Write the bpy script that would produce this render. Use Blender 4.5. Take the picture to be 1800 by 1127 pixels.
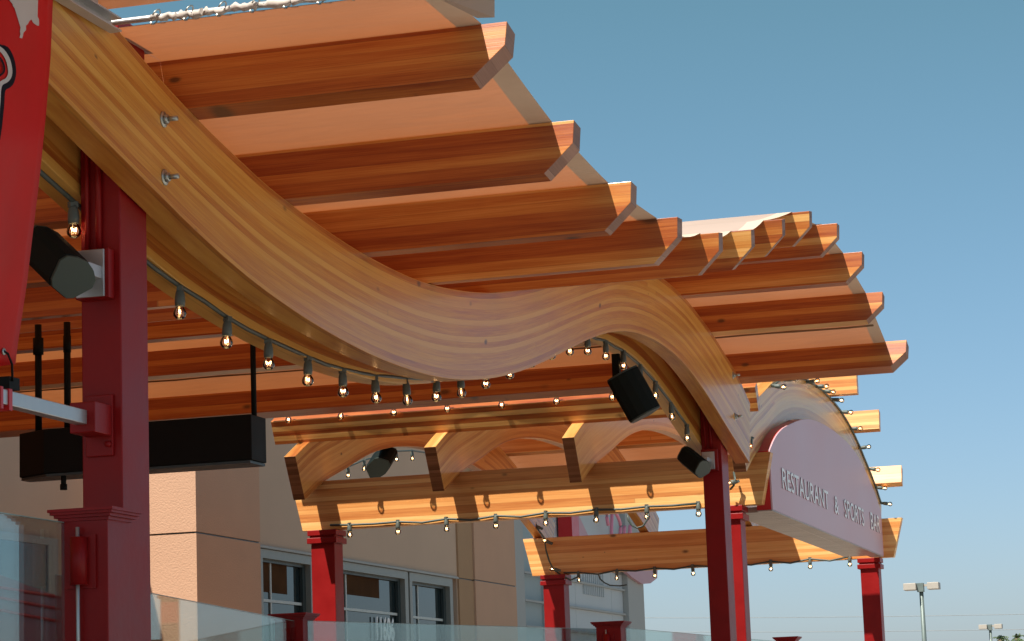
import bpy, bmesh, math, random
from mathutils import Vector, Matrix
from math import sin, cos, tan, radians, pi, atan2, sqrt, floor
random.seed(7)
SC = bpy.context.scene
for o in list(bpy.data.objects): bpy.data.objects.remove(o)

# ------------------------------------------------------------------ camera
YAW, PITCH, ROLL, FPX = -0.275045840, 0.163617390, -0.0358098563, 4343.18
_f = Vector((sin(YAW)*cos(PITCH), cos(YAW)*cos(PITCH), sin(PITCH)))
_r = Vector((cos(YAW), -sin(YAW), 0)); _u = _r.cross(_f)
CR = _r*cos(ROLL) + _u*sin(ROLL); CU = -_r*sin(ROLL) + _u*cos(ROLL)
cam = bpy.data.cameras.new('camera'); camo = bpy.data.objects.new('camera', cam)
SC.collection.objects.link(camo); SC.camera = camo
cam.sensor_width = 36; cam.lens = FPX/1800*36; cam.clip_start = .1; cam.clip_end = 6000
m3 = Matrix((CR, CU, -_f)).transposed()
camo.matrix_world = m3.to_4x4()

# ------------------------------------------------------------------ light
SUN = Vector((.24, .60, -1.0)).normalized()
w = bpy.data.worlds.new('World'); SC.world = w; w.use_nodes = True
nt = w.node_tree; nt.nodes.clear()
sky = nt.nodes.new('ShaderNodeTexSky'); sky.sky_type = 'NISHITA'; sky.sun_disc = False
sky.sun_elevation = math.asin(-SUN.z); sky.sun_rotation = atan2(-SUN.x, -SUN.y)
sky.air_density = 1.0; sky.dust_density = 1.0; sky.ozone_density = .6; sky.altitude = 0
bg = nt.nodes.new('ShaderNodeBackground'); bg.inputs[1].default_value = .09
ou = nt.nodes.new('ShaderNodeOutputWorld')
tcw = nt.nodes.new('ShaderNodeTexCoord'); sxyz = nt.nodes.new('ShaderNodeSeparateXYZ'); nt.links.new(tcw.outputs['Generated'], sxyz.inputs[0])
rmp = nt.nodes.new('ShaderNodeValToRGB'); nt.links.new(sxyz.outputs[2], rmp.inputs[0])     # clear-air colour correction by height above the horizon
rmp.color_ramp.elements[0].position = 0; rmp.color_ramp.elements[0].color = (.66, .74, 1.0, 1)
rmp.color_ramp.elements[1].position = 1; rmp.color_ramp.elements[1].color = (.50, .55, .50, 1)
_e = rmp.color_ramp.elements.new(.29); _e.color = (.56, .79, .71, 1)
mw = nt.nodes.new('ShaderNodeMix'); mw.data_type = 'RGBA'; mw.blend_type = 'MULTIPLY'; mw.inputs[0].default_value = 1
nt.links.new(sky.outputs[0], mw.inputs[6]); nt.links.new(rmp.outputs[0], mw.inputs[7])
nt.links.new(mw.outputs[2], bg.inputs[0]); nt.links.new(bg.outputs[0], ou.inputs[0])
sl = bpy.data.lights.new('sun', 'SUN'); sl.energy = 5.0; sl.angle = radians(.53); sl.color = (1, .93, .82)
so = bpy.data.objects.new('sun', sl); SC.collection.objects.link(so)
so.rotation_euler = SUN.to_track_quat('-Z', 'Y').to_euler()
vs = SC.view_settings
vs.view_transform = 'Standard'; vs.look = 'None'; vs.exposure = 0.6; vs.gamma = 1; vs.use_curve_mapping = False
SC.render.engine = 'CYCLES'
SC.cycles.max_bounces = 8; SC.cycles.transparent_max_bounces = 12
SC.cycles.sample_clamp_indirect = 6

# ------------------------------------------------------------------ helpers
def ray(x, y): return _f + CR*((x-900)/FPX) - CU*((y-563.5)/FPX)
def atX(x, y, X): d = ray(x, y); return d*(X/d.x)
def atY(x, y, Y): d = ray(x, y); return d*(Y/d.y)
def atZ(x, y, Z): d = ray(x, y); return d*(Z/d.z)

class MB:
    def __init__(s): s.v = []; s.f = []; s.uv = []; s.mi = []; s.sm = []
    def add(s, vs, fs, uvs=None, mi=0, smooth=False):
        b = len(s.v); s.v += [tuple(p) for p in vs]
        for i, f in enumerate(fs):
            s.f.append([b+k for k in f]); s.mi.append(mi); s.sm.append(smooth)
            s.uv.append(uvs[i] if uvs else [(0, 0)]*len(f))
        return s
    def prism(s, sec, axis, a, b, mi=0, uo=0, vo=0):
        """extrude a 2-D section (list of (p,q)) along axis 0/1/2 from a to b; planar uvs in metres, u runs along the extrusion"""
        n = len(sec)
        def P(p, q, t):
            return {0: (t, p, q), 1: (p, t, q), 2: (p, q, t)}[axis]
        vs = [P(p, q, a) for p, q in sec]+[P(p, q, b) for p, q in sec]
        fs = []; uv = []; acc = 0
        for i in range(n):
            j = (i+1) % n; L = math.dist(sec[i], sec[j])
            fs.append([i, j, n+j, n+i])
            uv.append([(a+uo, acc+vo), (a+uo, acc+L+vo), (b+uo, acc+L+vo), (b+uo, acc+vo)]); acc += L
        fs.append(list(range(n))[::-1]); uv.append([(sec[k][0]*.4, sec[k][1]+vo) for k in range(n)][::-1])
        fs.append([n+k for k in range(n)]); uv.append([(sec[k][0]*.4, sec[k][1]+vo) for k in range(n)])
        return s.add(vs, fs, uv, mi)
    def box(s, x0, x1, y0, y1, z0, z1, mi=0, long=None):
        """box; uvs: u along the long axis, v the other one"""
        d = (abs(x1-x0), abs(y1-y0), abs(z1-z0))
        L = d.index(max(d)) if long is None else long
        c = [(x, y, z) for x in (x0, x1) for y in (y0, y1) for z in (z0, z1)]
        fs = [(0, 1, 3, 2), (4, 6, 7, 5), (0, 4, 5, 1), (2, 3, 7, 6), (0, 2, 6, 4), (1, 5, 7, 3)]
        uv = []
        for k, f in enumerate(fs):
            ax = k//2
            others = [a for a in (0, 1, 2) if a != ax]
            if L in others:
                ua = L; va = [a for a in others if a != L][0]; uv.append([(c[i][ua], c[i][va]) for i in f])
            else:
                uv.append([(c[i][others[0]], c[i][others[1]]) for i in f])
        return s.add(c, fs, uv, mi)
    def tube(s, pts, r, n=7, mi=0, caps=True):
        pts = [Vector(p) for p in pts]; rs = r if isinstance(r, (list, tuple)) else [r]*len(pts)
        ref = Vector((0, 0, 1)); rings = []; vs = []
        for i, p in enumerate(pts):
            t = (pts[min(i+1, len(pts)-1)]-pts[max(i-1, 0)])
            if t.length < 1e-9: t = Vector((0, 0, 1))
            t.normalize()
            a = t.cross(ref)
            if a.length < .05: a = t.cross(Vector((1, 0, 0)))
            a.normalize(); b = t.cross(a)
            for k in range(n):
                an = 2*pi*k/n; vs.append(p+a*(rs[i]*cos(an))+b*(rs[i]*sin(an)))
        fs = []
        for i in range(len(pts)-1):
            for k in range(n):
                fs.append([i*n+k, i*n+(k+1) % n, (i+1)*n+(k+1) % n, (i+1)*n+k])
        s.add(vs, fs, None, mi, True)
        if caps:
            s.add([vs[k] for k in range(n)], [list(range(n))], None, mi)
            s.add([vs[-n+k] for k in range(n)], [list(range(n))[::-1]], None, mi)
        return s
    def lathe(s, prof, n=14, mi=0, o=(0, 0, 0), M=None):
        """prof: (radius, z) list"""
        vs = []; fs = []
        for r, z in prof:
            for k in range(n):
                p = Vector((r*cos(2*pi*k/n), r*sin(2*pi*k/n), z))
                if M: p = M @ p
                vs.append(p+Vector(o))
        for i in range(len(prof)-1):
            for k in range(n):
                fs.append([i*n+k, i*n+(k+1) % n, (i+1)*n+(k+1) % n, (i+1)*n+k])
        return s.add(vs, fs, None, mi, True)
    def build(s, name, mat, parent=None, bevel=0, tri=False):
        me = bpy.data.meshes.new(name); me.from_pydata(s.v, [], s.f)
        ul = me.uv_layers.new(name='UVMap'); k = 0
        for p, u in zip(me.polygons, s.uv):
            for q in u: ul.data[k].uv = q; k += 1
        for m in (mat if isinstance(mat, (list, tuple)) else [mat]): me.materials.append(m)
        for p, mi, sm in zip(me.polygons, s.mi, s.sm): p.material_index = mi; p.use_smooth = sm
        bm = bmesh.new(); bm.from_mesh(me)
        bmesh.ops.remove_doubles(bm, verts=bm.verts, dist=1e-5)
        bmesh.ops.recalc_face_normals(bm, faces=bm.faces)
        bm.to_mesh(me); bm.free()
        o = bpy.data.objects.new(name, me); SC.collection.objects.link(o)
        if parent: o.parent = parent; o.matrix_parent_inverse = parent.matrix_world.inverted()
        if bevel:
            b = o.modifiers.new('bevel', 'BEVEL'); b.width = bevel; b.segments = 2; b.limit_method = 'ANGLE'; b.angle_limit = radians(50)
        return o

def thing(name, loc, label, cat, group=None, rz=0):
    o = bpy.data.objects.new(name, None); SC.collection.objects.link(o)
    o.location = loc; o.rotation_euler = (0, 0, rz); o['label'] = label; o['category'] = cat
    if group: o['group'] = group
    o.empty_display_size = .2
    o.matrix_world = Matrix.Translation(Vector(loc)) @ Matrix.Rotation(rz, 4, 'Z')
    return o
def struct(o): o['kind'] = 'structure'; return o
def spline(pts, step):
    """Catmull-Rom through 2-D points, resampled"""
    P = [Vector(p) for p in pts]; P = [P[0]*2-P[1]]+P+[P[-1]*2-P[-2]]
    out = []
    for i in range(1, len(P)-2):
        a, b, c, d = P[i-1:i+3]; n = max(1, int((c-b).length/step))
        for k in range(n):
            t = k/n
            out.append(.5*((2*b)+(c-a)*t+(2*a-5*b+4*c-d)*t*t+(-a+3*b-3*c+d)*t**3))
    out.append(P[-2]); return out
def interp(pts, x):
    for (a, b), (c, d) in zip(pts, pts[1:]):
        if x <= c or (c, d) == tuple(pts[-1]): return b+(d-b)*(x-a)/(c-a)

# ------------------------------------------------------------------ materials
def newmat(name):
    m = bpy.data.materials.new(name); m.use_nodes = True; return m, m.node_tree, m.node_tree.nodes, m.node_tree.links
def setin(b, **k):
    for a, v in k.items():
        n = a.replace('_', ' ')
        if n in b.inputs: b.inputs[n].default_value = v
def C4(c): return (c[0], c[1], c[2], 1)
def math_(N, L, op, a, b=None, c=None):
    n = N.new('ShaderNodeMath'); n.operation = op
    for i, v in enumerate((a, b, c)):
        if v is None: continue
        if isinstance(v, (int, float)): n.inputs[i].default_value = v
        else: L.new(v, n.inputs[i])
    return n.outputs[0]
def wood(name, cols, lam=.038, rough=.42, knots=1.0, board=2.4, spec=.45, grain=1.0, coat=0., skew=1., lamw=.72):
    """glue-laminated fir: u along the piece, v across the laminations (metres)"""
    m, t, N, L = newmat(name); b = N['Principled BSDF']
    uv = N.new('ShaderNodeUVMap'); uv.uv_map = 'UVMap'
    sp = N.new('ShaderNodeSeparateXYZ'); L.new(uv.outputs[0], sp.inputs[0]); u, v = sp.outputs[0], sp.outputs[1]
    oi = N.new('ShaderNodeObjectInfo'); rnd = oi.outputs['Random']
    v1 = math_(N, L, 'DIVIDE', v, lam); v1 = math_(N, L, 'ADD', v1, math_(N, L, 'MULTIPLY', rnd, .9)); li = math_(N, L, 'FLOOR', v1); fr = math_(N, L, 'FRACT', v1)
    seed = math_(N, L, 'ADD', li, math_(N, L, 'MULTIPLY', rnd, 317.0))
    wn = N.new('ShaderNodeTexWhiteNoise'); wn.noise_dimensions = '1D'; L.new(seed, wn.inputs['W'])
    bu = math_(N, L, 'FLOOR', math_(N, L, 'ADD', math_(N, L, 'DIVIDE', u, board), math_(N, L, 'MULTIPLY', wn.outputs[0], 7.3)))
    fu = math_(N, L, 'FRACT', math_(N, L, 'ADD', math_(N, L, 'DIVIDE', u, board), math_(N, L, 'MULTIPLY', wn.outputs[0], 7.3)))
    w2 = N.new('ShaderNodeTexWhiteNoise'); w2.noise_dimensions = '2D'
    cb = N.new('ShaderNodeCombineXYZ'); L.new(seed, cb.inputs[0]); L.new(bu, cb.inputs[1]); L.new(cb.outputs[0], w2.inputs['Vector'])
    r = w2.outputs[0]; rsk = math_(N, L, 'POWER', r, skew)
    # board figure: long wandering streaks
    c2 = N.new('ShaderNodeCombineXYZ'); L.new(math_(N, L, 'MULTIPLY', u, .9), c2.inputs[0]); L.new(math_(N, L, 'MULTIPLY', v, 26.), c2.inputs[1]); L.new(math_(N, L, 'MULTIPLY', r, 40.), c2.inputs[2])
    n1 = N.new('ShaderNodeTexNoise'); n1.inputs['Scale'].default_value = 1.; n1.inputs['Detail'].default_value = 4; n1.inputs['Roughness'].default_value = .6; L.new(c2.outputs[0], n1.inputs['Vector'])
    c3 = N.new('ShaderNodeCombineXYZ'); L.new(math_(N, L, 'MULTIPLY', u, 3.5), c3.inputs[0]); L.new(math_(N, L, 'MULTIPLY', v, 230.), c3.inputs[1]); L.new(math_(N, L, 'MULTIPLY', r, 90.), c3.inputs[2])
    n2 = N.new('ShaderNodeTexNoise'); n2.inputs['Scale'].default_value = 1.; n2.inputs['Detail'].default_value = 3; L.new(c3.outputs[0], n2.inputs['Vector'])
    mixv = math_(N, L, 'ADD', math_(N, L, 'MULTIPLY', rsk, lamw), math_(N, L, 'MULTIPLY', math_(N, L, 'SUBTRACT', n1.outputs[0], .5), .9*grain))
    mixv = math_(N, L, 'ADD', mixv, math_(N, L, 'MULTIPLY', math_(N, L, 'SUBTRACT', n2.outputs[0], .5), .55*grain)); mixv = math_(N, L, 'ADD', mixv, .14)
    cr = N.new('ShaderNodeValToRGB'); L.new(mixv, cr.inputs[0]); e = cr.color_ramp.elements
    e[0].position = .0; e[0].color = C4(cols[0]); e[1].position = 1; e[1].color = C4(cols[-1])
    for i, c in enumerate(cols[1:-1]): x = e.new((i+1)/(len(cols)-1)); x.color = C4(c)
    # knots
    c4 = N.new('ShaderNodeCombineXYZ'); L.new(math_(N, L, 'MULTIPLY', u, 2.6), c4.inputs[0]); L.new(math_(N, L, 'MULTIPLY', v, 5.2), c4.inputs[1]); L.new(math_(N, L, 'MULTIPLY', rnd, 53.), c4.inputs[2])
    vo = N.new('ShaderNodeTexVoronoi'); vo.inputs['Scale'].default_value = 1.; L.new(c4.outputs[0], vo.inputs['Vector'])
    se = N.new('ShaderNodeSeparateColor'); L.new(vo.outputs['Color'], se.inputs[0])
    rad = math_(N, L, 'MULTIPLY', math_(N, L, 'MAXIMUM', math_(N, L, 'SUBTRACT', se.outputs[0], .42), 0.), .26*knots)
    dd = math_(N, L, 'ADD', vo.outputs['Distance'], math_(N, L, 'MULTIPLY', math_(N, L, 'SUBTRACT', n2.outputs[0], .5), .03))
    kn = math_(N, L, 'SUBTRACT', 1., math_(N, L, 'SMOOTH_MIN', math_(N, L, 'DIVIDE', dd, math_(N, L, 'ADD', rad, 1e-4)), 1., .3)); kn = math_(N, L, 'MAXIMUM', math_(N, L, 'MULTIPLY', kn, 1.6), 0.); kn = math_(N, L, 'MINIMUM', kn, .82)
    # glue line + finger joints
    gl = math_(N, L, 'LESS_THAN', fr, .045); fj = math_(N, L, 'LESS_THAN', fu, .010/board)
    dk = math_(N, L, 'MAXIMUM', math_(N, L, 'MULTIPLY', gl, .22), math_(N, L, 'MULTIPLY', fj, .35))
    dk = math_(N, L, 'MAXIMUM', dk, kn)
    mx = N.new('ShaderNodeMix'); mx.data_type = 'RGBA'; L.new(dk, mx.inputs[0]); L.new(cr.outputs[0], mx.inputs[6]); mx.inputs[7].default_value = (.07, .028, .012, 1)
    L.new(mx.outputs[2], b.inputs['Base Color'])
    L.new(math_(N, L, 'ADD', math_(N, L, 'MULTIPLY', n1.outputs[0], .25), rough-.1), b.inputs['Roughness'])
    setin(b, Specular_IOR_Level=spec, Coat_Weight=coat, Coat_Roughness=.22, Coat_IOR=1.45)
    bp = N.new('ShaderNodeBump'); bp.inputs['Strength'].default_value = .25; bp.inputs['Distance'].default_value = .004
    L.new(math_(N, L, 'SUBTRACT', n2.outputs[0], dk), bp.inputs['Height']); L.new(bp.outputs[0], b.inputs['Normal'])
    return m
def plain(name, col, rough=.5, metal=0., spec=.5, vary=.08, scale=6., bump=0., bscale=120., coat=0., fine=0.):
    m, t, N, L = newmat(name); b = N['Principled BSDF']
    tc = N.new('ShaderNodeTexCoord'); n = N.new('ShaderNodeTexNoise'); n.inputs['Scale'].default_value = scale; n.inputs['Detail'].default_value = 5
    L.new(tc.outputs['Object'], n.inputs['Vector'])
    mx = N.new('ShaderNodeMix'); mx.data_type = 'RGBA'; L.new(n.outputs[0], mx.inputs[0])
    mx.inputs[6].default_value = C4([c*(1-vary*2) for c in col]); mx.inputs[7].default_value = C4([min(1, c*(1+vary*2)) for c in col])
    L.new(mx.outputs[2], b.inputs['Base Color'])
    rr = math_(N, L, 'ADD', math_(N, L, 'MULTIPLY', n.outputs[0], .18), rough-.09); L.new(rr, b.inputs['Roughness'])
    setin(b, Metallic=metal, Specular_IOR_Level=spec, Coat_Weight=coat)
    if bump:
        n2 = N.new('ShaderNodeTexNoise'); n2.inputs['Scale'].default_value = bscale; n2.inputs['Detail'].default_value = 2; L.new(tc.outputs['Object'], n2.inputs['Vector'])
        bp = N.new('ShaderNodeBump'); bp.inputs['Strength'].default_value = .6; bp.inputs['Distance'].default_value = bump
        L.new(n2.outputs[0], bp.inputs['Height']); L.new(bp.outputs[0], b.inputs['Normal'])
    return m
def emis(name, col, s):
    m, t, N, L = newmat(name); b = N['Principled BSDF']; setin(b, Base_Color=C4(col), Emission_Color=C4(col), Emission_Strength=s); return m
def canvas_mat(name, dif, tra, f):
    m, t, N, L = newmat(name); N.remove(N['Principled BSDF']); out = N['Material Output']
    tc = N.new('ShaderNodeTexCoord'); n = N.new('ShaderNodeTexNoise'); n.inputs['Scale'].default_value = .9; n.inputs['Detail'].default_value = 6; L.new(tc.outputs['Object'], n.inputs['Vector'])
    def tint(c):
        x = N.new('ShaderNodeMix'); x.data_type = 'RGBA'; L.new(n.outputs[0], x.inputs[0]); x.inputs[6].default_value = C4([k*.82 for k in c]); x.inputs[7].default_value = C4([min(1, k*1.15) for k in c]); return x.outputs[2]
    d = N.new('ShaderNodeBsdfDiffuse'); r = N.new('ShaderNodeBsdfTranslucent'); L.new(tint(dif), d.inputs[0]); L.new(tint(tra), r.inputs[0])
    mx = N.new('ShaderNodeMixShader'); mx.inputs[0].default_value = f; L.new(d.outputs[0], mx.inputs[1]); L.new(r.outputs[0], mx.inputs[2]); L.new(mx.outputs[0], out.inputs[0])
    w1 = N.new('ShaderNodeTexNoise'); w1.inputs['Scale'].default_value = 2.2; w1.inputs['Detail'].default_value = 3
    mp = N.new('ShaderNodeMapping'); mp.inputs['Scale'].default_value = (.6, 2.2, 1); L.new(tc.outputs['Object'], mp.inputs[0]); L.new(mp.outputs[0], w1.inputs['Vector'])
    bp = N.new('ShaderNodeBump'); bp.inputs['Strength'].default_value = .35; bp.inputs['Distance'].default_value = .08; L.new(w1.outputs[0], bp.inputs['Height'])
    L.new(bp.outputs[0], d.inputs['Normal']); L.new(bp.outputs[0], r.inputs['Normal'])
    return m
def glass_mat(name, tint, refl=1.0, rough=0.0, ior=1.5):
    m, t, N, L = newmat(name); N.remove(N['Principled BSDF']); out = N['Material Output']
    tr = N.new('ShaderNodeBsdfTransparent'); tr.inputs[0].default_value = C4(tint)
    g = N.new('ShaderNodeBsdfGlossy'); g.inputs['Roughness'].default_value = rough; g.inputs[0].default_value = (1, 1, 1, 1)
    fr = N.new('ShaderNodeFresnel'); fr.inputs[0].default_value = ior
    f = math_(N, L, 'MINIMUM', math_(N, L, 'MULTIPLY', fr.outputs[0], refl), 1.)
    mx = N.new('ShaderNodeMixShader'); L.new(f, mx.inputs[0]); L.new(tr.outputs[0], mx.inputs[1]); L.new(g.outputs[0], mx.inputs[2]); L.new(mx.outputs[0], out.inputs[0])
    return m

M = {}
M['joist'] = wood('fir_joist', [(.29, .052, .008), (.47, .130, .022), (.62, .25, .05), (.78, .42, .13)], lam=.062, knots=1.7, board=40, coat=.45, skew=2.2, lamw=.8)
M['glulam'] = wood('honey_glulam', [(.30, .064, .010), (.48, .170, .026), (.62, .30, .052), (.69, .385, .085)], lam=.038, knots=.9, board=40, spec=.45, coat=.34, skew=.62, lamw=.86, grain=1.15)
M['arch'] = wood('arch_glulam', [(.36, .10, .020), (.54, .22, .048), (.66, .325, .088), (.74, .43, .14)], lam=.038, knots=1.0, board=40, coat=.45, skew=.8, lamw=.8, grain=1.1)
M['beam'] = wood('glulam_crossbeam', [(.48, .155, .036), (.66, .27, .07), (.78, .40, .125), (.88, .54, .21)], lam=.05, knots=1.4, board=30, coat=.2)
M['endgrain'] = wood('end_grain', [(.13, .045, .015), (.19, .07, .025), (.26, .10, .04), (.32, .13, .06)], lam=.038, knots=.0, board=9, rough=.7, spec=.2)
M['sawn'] = wood('sawn_joist_end', [(.20, .10, .07), (.27, .14, .10), (.33, .18, .13), (.40, .23, .17)], lam=.07, knots=.0, board=9, rough=.6, spec=.3)
M['red'] = plain('red_steel_paint', (.25, .0065, .007), .42, spec=.24, vary=.12, scale=4., bump=.0016, bscale=22)
M['canvas'] = canvas_mat('tan_canvas', (.74, .60, .52), (.34, .105, .030), .5)
M['hem'] = canvas_mat('canvas_hem', (.62, .50, .40), (.30, .17, .09), .12)
M['black'] = plain('black_powder_coat', (.005, .007, .007), .6, spec=.15, vary=.2)
M['speaker'] = plain('speaker_dark_shell', (.005, .010, .009), .65, spec=.15, vary=.2, bump=.001, bscale=300)
M['spkcap'] = plain('speaker_end_cap', (.035, .055, .045), .5, vary=.1)
M['alu'] = plain('brushed_aluminium', (.50, .52, .53), .38, metal=.6, vary=.06, scale=10)
M['zinc'] = plain('zinc_bolt', (.42, .45, .42), .4, metal=.85, vary=.1, scale=40)
M['stucco'] = plain('tan_stucco', (.57, .345, .23), .9, spec=.1, vary=.03, scale=1.3, bump=.012, bscale=38)
M['stucco_shade'] = plain('shaded_side_stucco', (.42, .26, .15), .9, spec=.1, vary=.04, scale=1.3, bump=.010, bscale=38)  # darker stucco tone with a pilaster side's shade put into the colour
M['stuccog'] = plain('taupe_stucco', (.56, .40, .29), .9, spec=.1, vary=.04, scale=.8, bump=.006, bscale=38)
M['white'] = plain('white_panel', (.50, .53, .54), .6, spec=.3, vary=.04, scale=.5)
M['whitegrey'] = plain('grey_cladding', (.40, .40, .38), .7, spec=.2, vary=.04, scale=.5)
M['frame'] = plain('window_frame_grey', (.26, .26, .23), .45, metal=.2, vary=.05)
M['framed'] = plain('window_gasket_dark', (.03, .045, .045), .4, vary=.05)
M['glass'] = glass_mat('rail_glass', (.80, .87, .86), .42)
M['glassedge'] = plain('glass_edge_green', (.25, .38, .36), .2, vary=.03)
M['bulb'] = glass_mat('bulb_glass', (.93, .86, .76), 1.5)
M['fil'] = emis('glowing_filament', (1, .60, .28), 16)
M['filw'] = emis('warm_lit_strip', (1, .75, .45), 3)
M['socket'] = plain('grey_green_socket', (.10, .12, .105), .5, vary=.15, scale=30)
M['cable'] = plain('green_cable', (.06, .08, .068), .5, vary=.15)
M['sign'] = plain('sign_face_lilac_grey', (.61, .37, .41), .42, spec=.5, vary=.02, scale=.6)
M['signred'] = plain('sign_return_red', (.55, .01, .012), .35, vary=.04)
M['letter'] = plain('sign_letter_metal', (.86, .84, .84), .4, metal=0., vary=.05)
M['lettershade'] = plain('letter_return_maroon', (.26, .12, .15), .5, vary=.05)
M['number'] = plain('white_vinyl_number', (.9, .9, .88), .6, vary=.03)
M['banner'] = plain('banner_red_vinyl', (.56, .013, .012), .5, spec=.12, vary=.10, scale=2.5, bump=.006, bscale=6)
M['bwhite'] = plain('banner_print_white', (.52, .50, .48), .45, vary=.05)
M['bblack'] = plain('banner_print_navy', (.004, .007, .014), .6, spec=.08, vary=.1)
M['ground'] = plain('asphalt_lot', (.24, .215, .19), .9, spec=.2, vary=.1, scale=.6, bump=.004, bscale=60)
M['deck'] = plain('concrete_deck', (.22, .185, .15), .85, spec=.2, vary=.06, scale=1.2, bump=.003, bscale=60)
M['concrete'] = plain('pale_concrete', (.46, .42, .38), .85, spec=.2, vary=.06, scale=1.2)
M['soffit'] = wood('grey_soffit_board', [(.30, .24, .20), (.38, .30, .25), (.44, .36, .31), (.52, .44, .38)], lam=.09, knots=.3, board=6, rough=.3, spec=.6)
M['pink'] = plain('pink_neon_tube', (.78, .26, .36), .4, vary=.05)
M['pinkpanel'] = plain('pink_sign_panel', (.52, .27, .30), .5, vary=.04)
M['lamppole'] = plain('lamp_pole_green_grey', (.16, .20, .19), .5, metal=.3, vary=.1)
M['lamphead'] = plain('lamp_head_beige', (.42, .38, .33), .5, vary=.05)
M['leaf'] = plain('palm_leaf', (.07, .11, .04), .6, vary=.3, scale=4)
M['bark'] = plain('palm_bark', (.20, .15, .10), .9, vary=.2)
M['wire'] = plain('wire_grey', (.25, .27, .28), .6)
M['seam'] = plain('canvas_seam_cord', (.22, .13, .07), .8)
M['canopy_reflection'] = plain('dark_brown_reflection', (.075, .034, .014), .9, spec=.05, vary=.25, scale=2.)  # brown tone imitating a canopy mirrored in the panes
M['pale_reflection'] = plain('pale_reflection_bar', (.52, .55, .52), .5)  # pale tone for the reflected lines laid on the panes
M['tealpane'] = plain('teal_tinted_window', (.022, .085, .11), .2, spec=.5, vary=.15)
M['mauve'] = plain('mauve_reflection_tone', (.33, .16, .18), .6, vary=.06)
M['lace'] = plain('bunched_canvas_white', (.55, .50, .46), .8, vary=.1, scale=14)
M['white_led'] = plain('white_sleeve', (.75, .62, .5), .5)

def window_glass():
    m, t, N, L = newmat('window_pane'); b = N['Principled BSDF']
    setin(b, Base_Color=(.012, .022, .024, 1), Roughness=.03, Specular_IOR_Level=.5, Coat_Weight=.0, Coat_Roughness=.02, Coat_IOR=1.5)
    tc = N.new('ShaderNodeTexCoord'); n = N.new('ShaderNodeTexNoise'); n.inputs['Scale'].default_value = .7; L.new(tc.outputs['Object'], n.inputs['Vector'])
    bp = N.new('ShaderNodeBump'); bp.inputs['Strength'].default_value = .08; bp.inputs['Distance'].default_value = .02; L.new(n.outputs[0], bp.inputs['Height']); L.new(bp.outputs[0], b.inputs['Coat Normal'])
    return m
M['pane'] = window_glass()

# ------------------------------------------------------------------ ground
g = MB().box(-400, 600, -300, 2500, -1.9, -1.6).build('parking_lot_ground', M['ground']); struct(g)
d = MB().box(-15.5, -4.62, 2.0, 52, -1.6, 0).build('patio_deck', M['deck']); struct(d)
d = MB().box(-4.62, 1.6, 6.5, 70, -1.6, -1.46).build('sidewalk', M['concrete']); struct(d)

# ------------------------------------------------------------------ main pergola
BOT = [(2.6, 2.72), (4.0, 3.05), (5.4, 3.24), (6.8, 3.28), (8.0, 3.17), (9.0, 3.01), (9.641, 2.878), (10.292, 2.727), (10.803, 2.612), (11.356, 2.493), (11.96, 2.389), (12.622, 2.313), (13.352, 2.261), (14.162, 2.24), (15.069, 2.265), (15.825, 2.335), (16.659, 2.462), (17.586, 2.66), (18.627, 2.93), (19.387, 3.125), (20.2, 3.298), (21.066, 3.41), (21.988, 3.45), (22.969, 3.405), (24.002, 3.24), (25.106, 2.99), (26.236, 2.735)]
TOP = [(2.6, 3.35), (4.0, 3.75), (5.4, 3.97), (6.8, 3.98), (8.0, 3.86), (9.0, 3.68), (9.6, 3.505), (10.324, 3.324), (11.024, 3.153), (11.769, 3.018), (12.483, 2.922), (13.75, 2.845), (15.065, 2.870), (16.46, 3.035), (17.66, 3.275), (19.08, 3.62), (20.48, 3.945), (21.6, 4.075), (22.28, 4.098), (23.03, 4.078), (23.5, 4.038), (24.448, 3.91), (25.098, 3.784), (25.804, 3.628), (26.45, 3.41)]
pergola = thing('pergola', (-4.9, 10.9, 0), 'large patio pergola of wavy laminated beams carrying fir joists and tan canvas on red posts', 'pergola')

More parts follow.
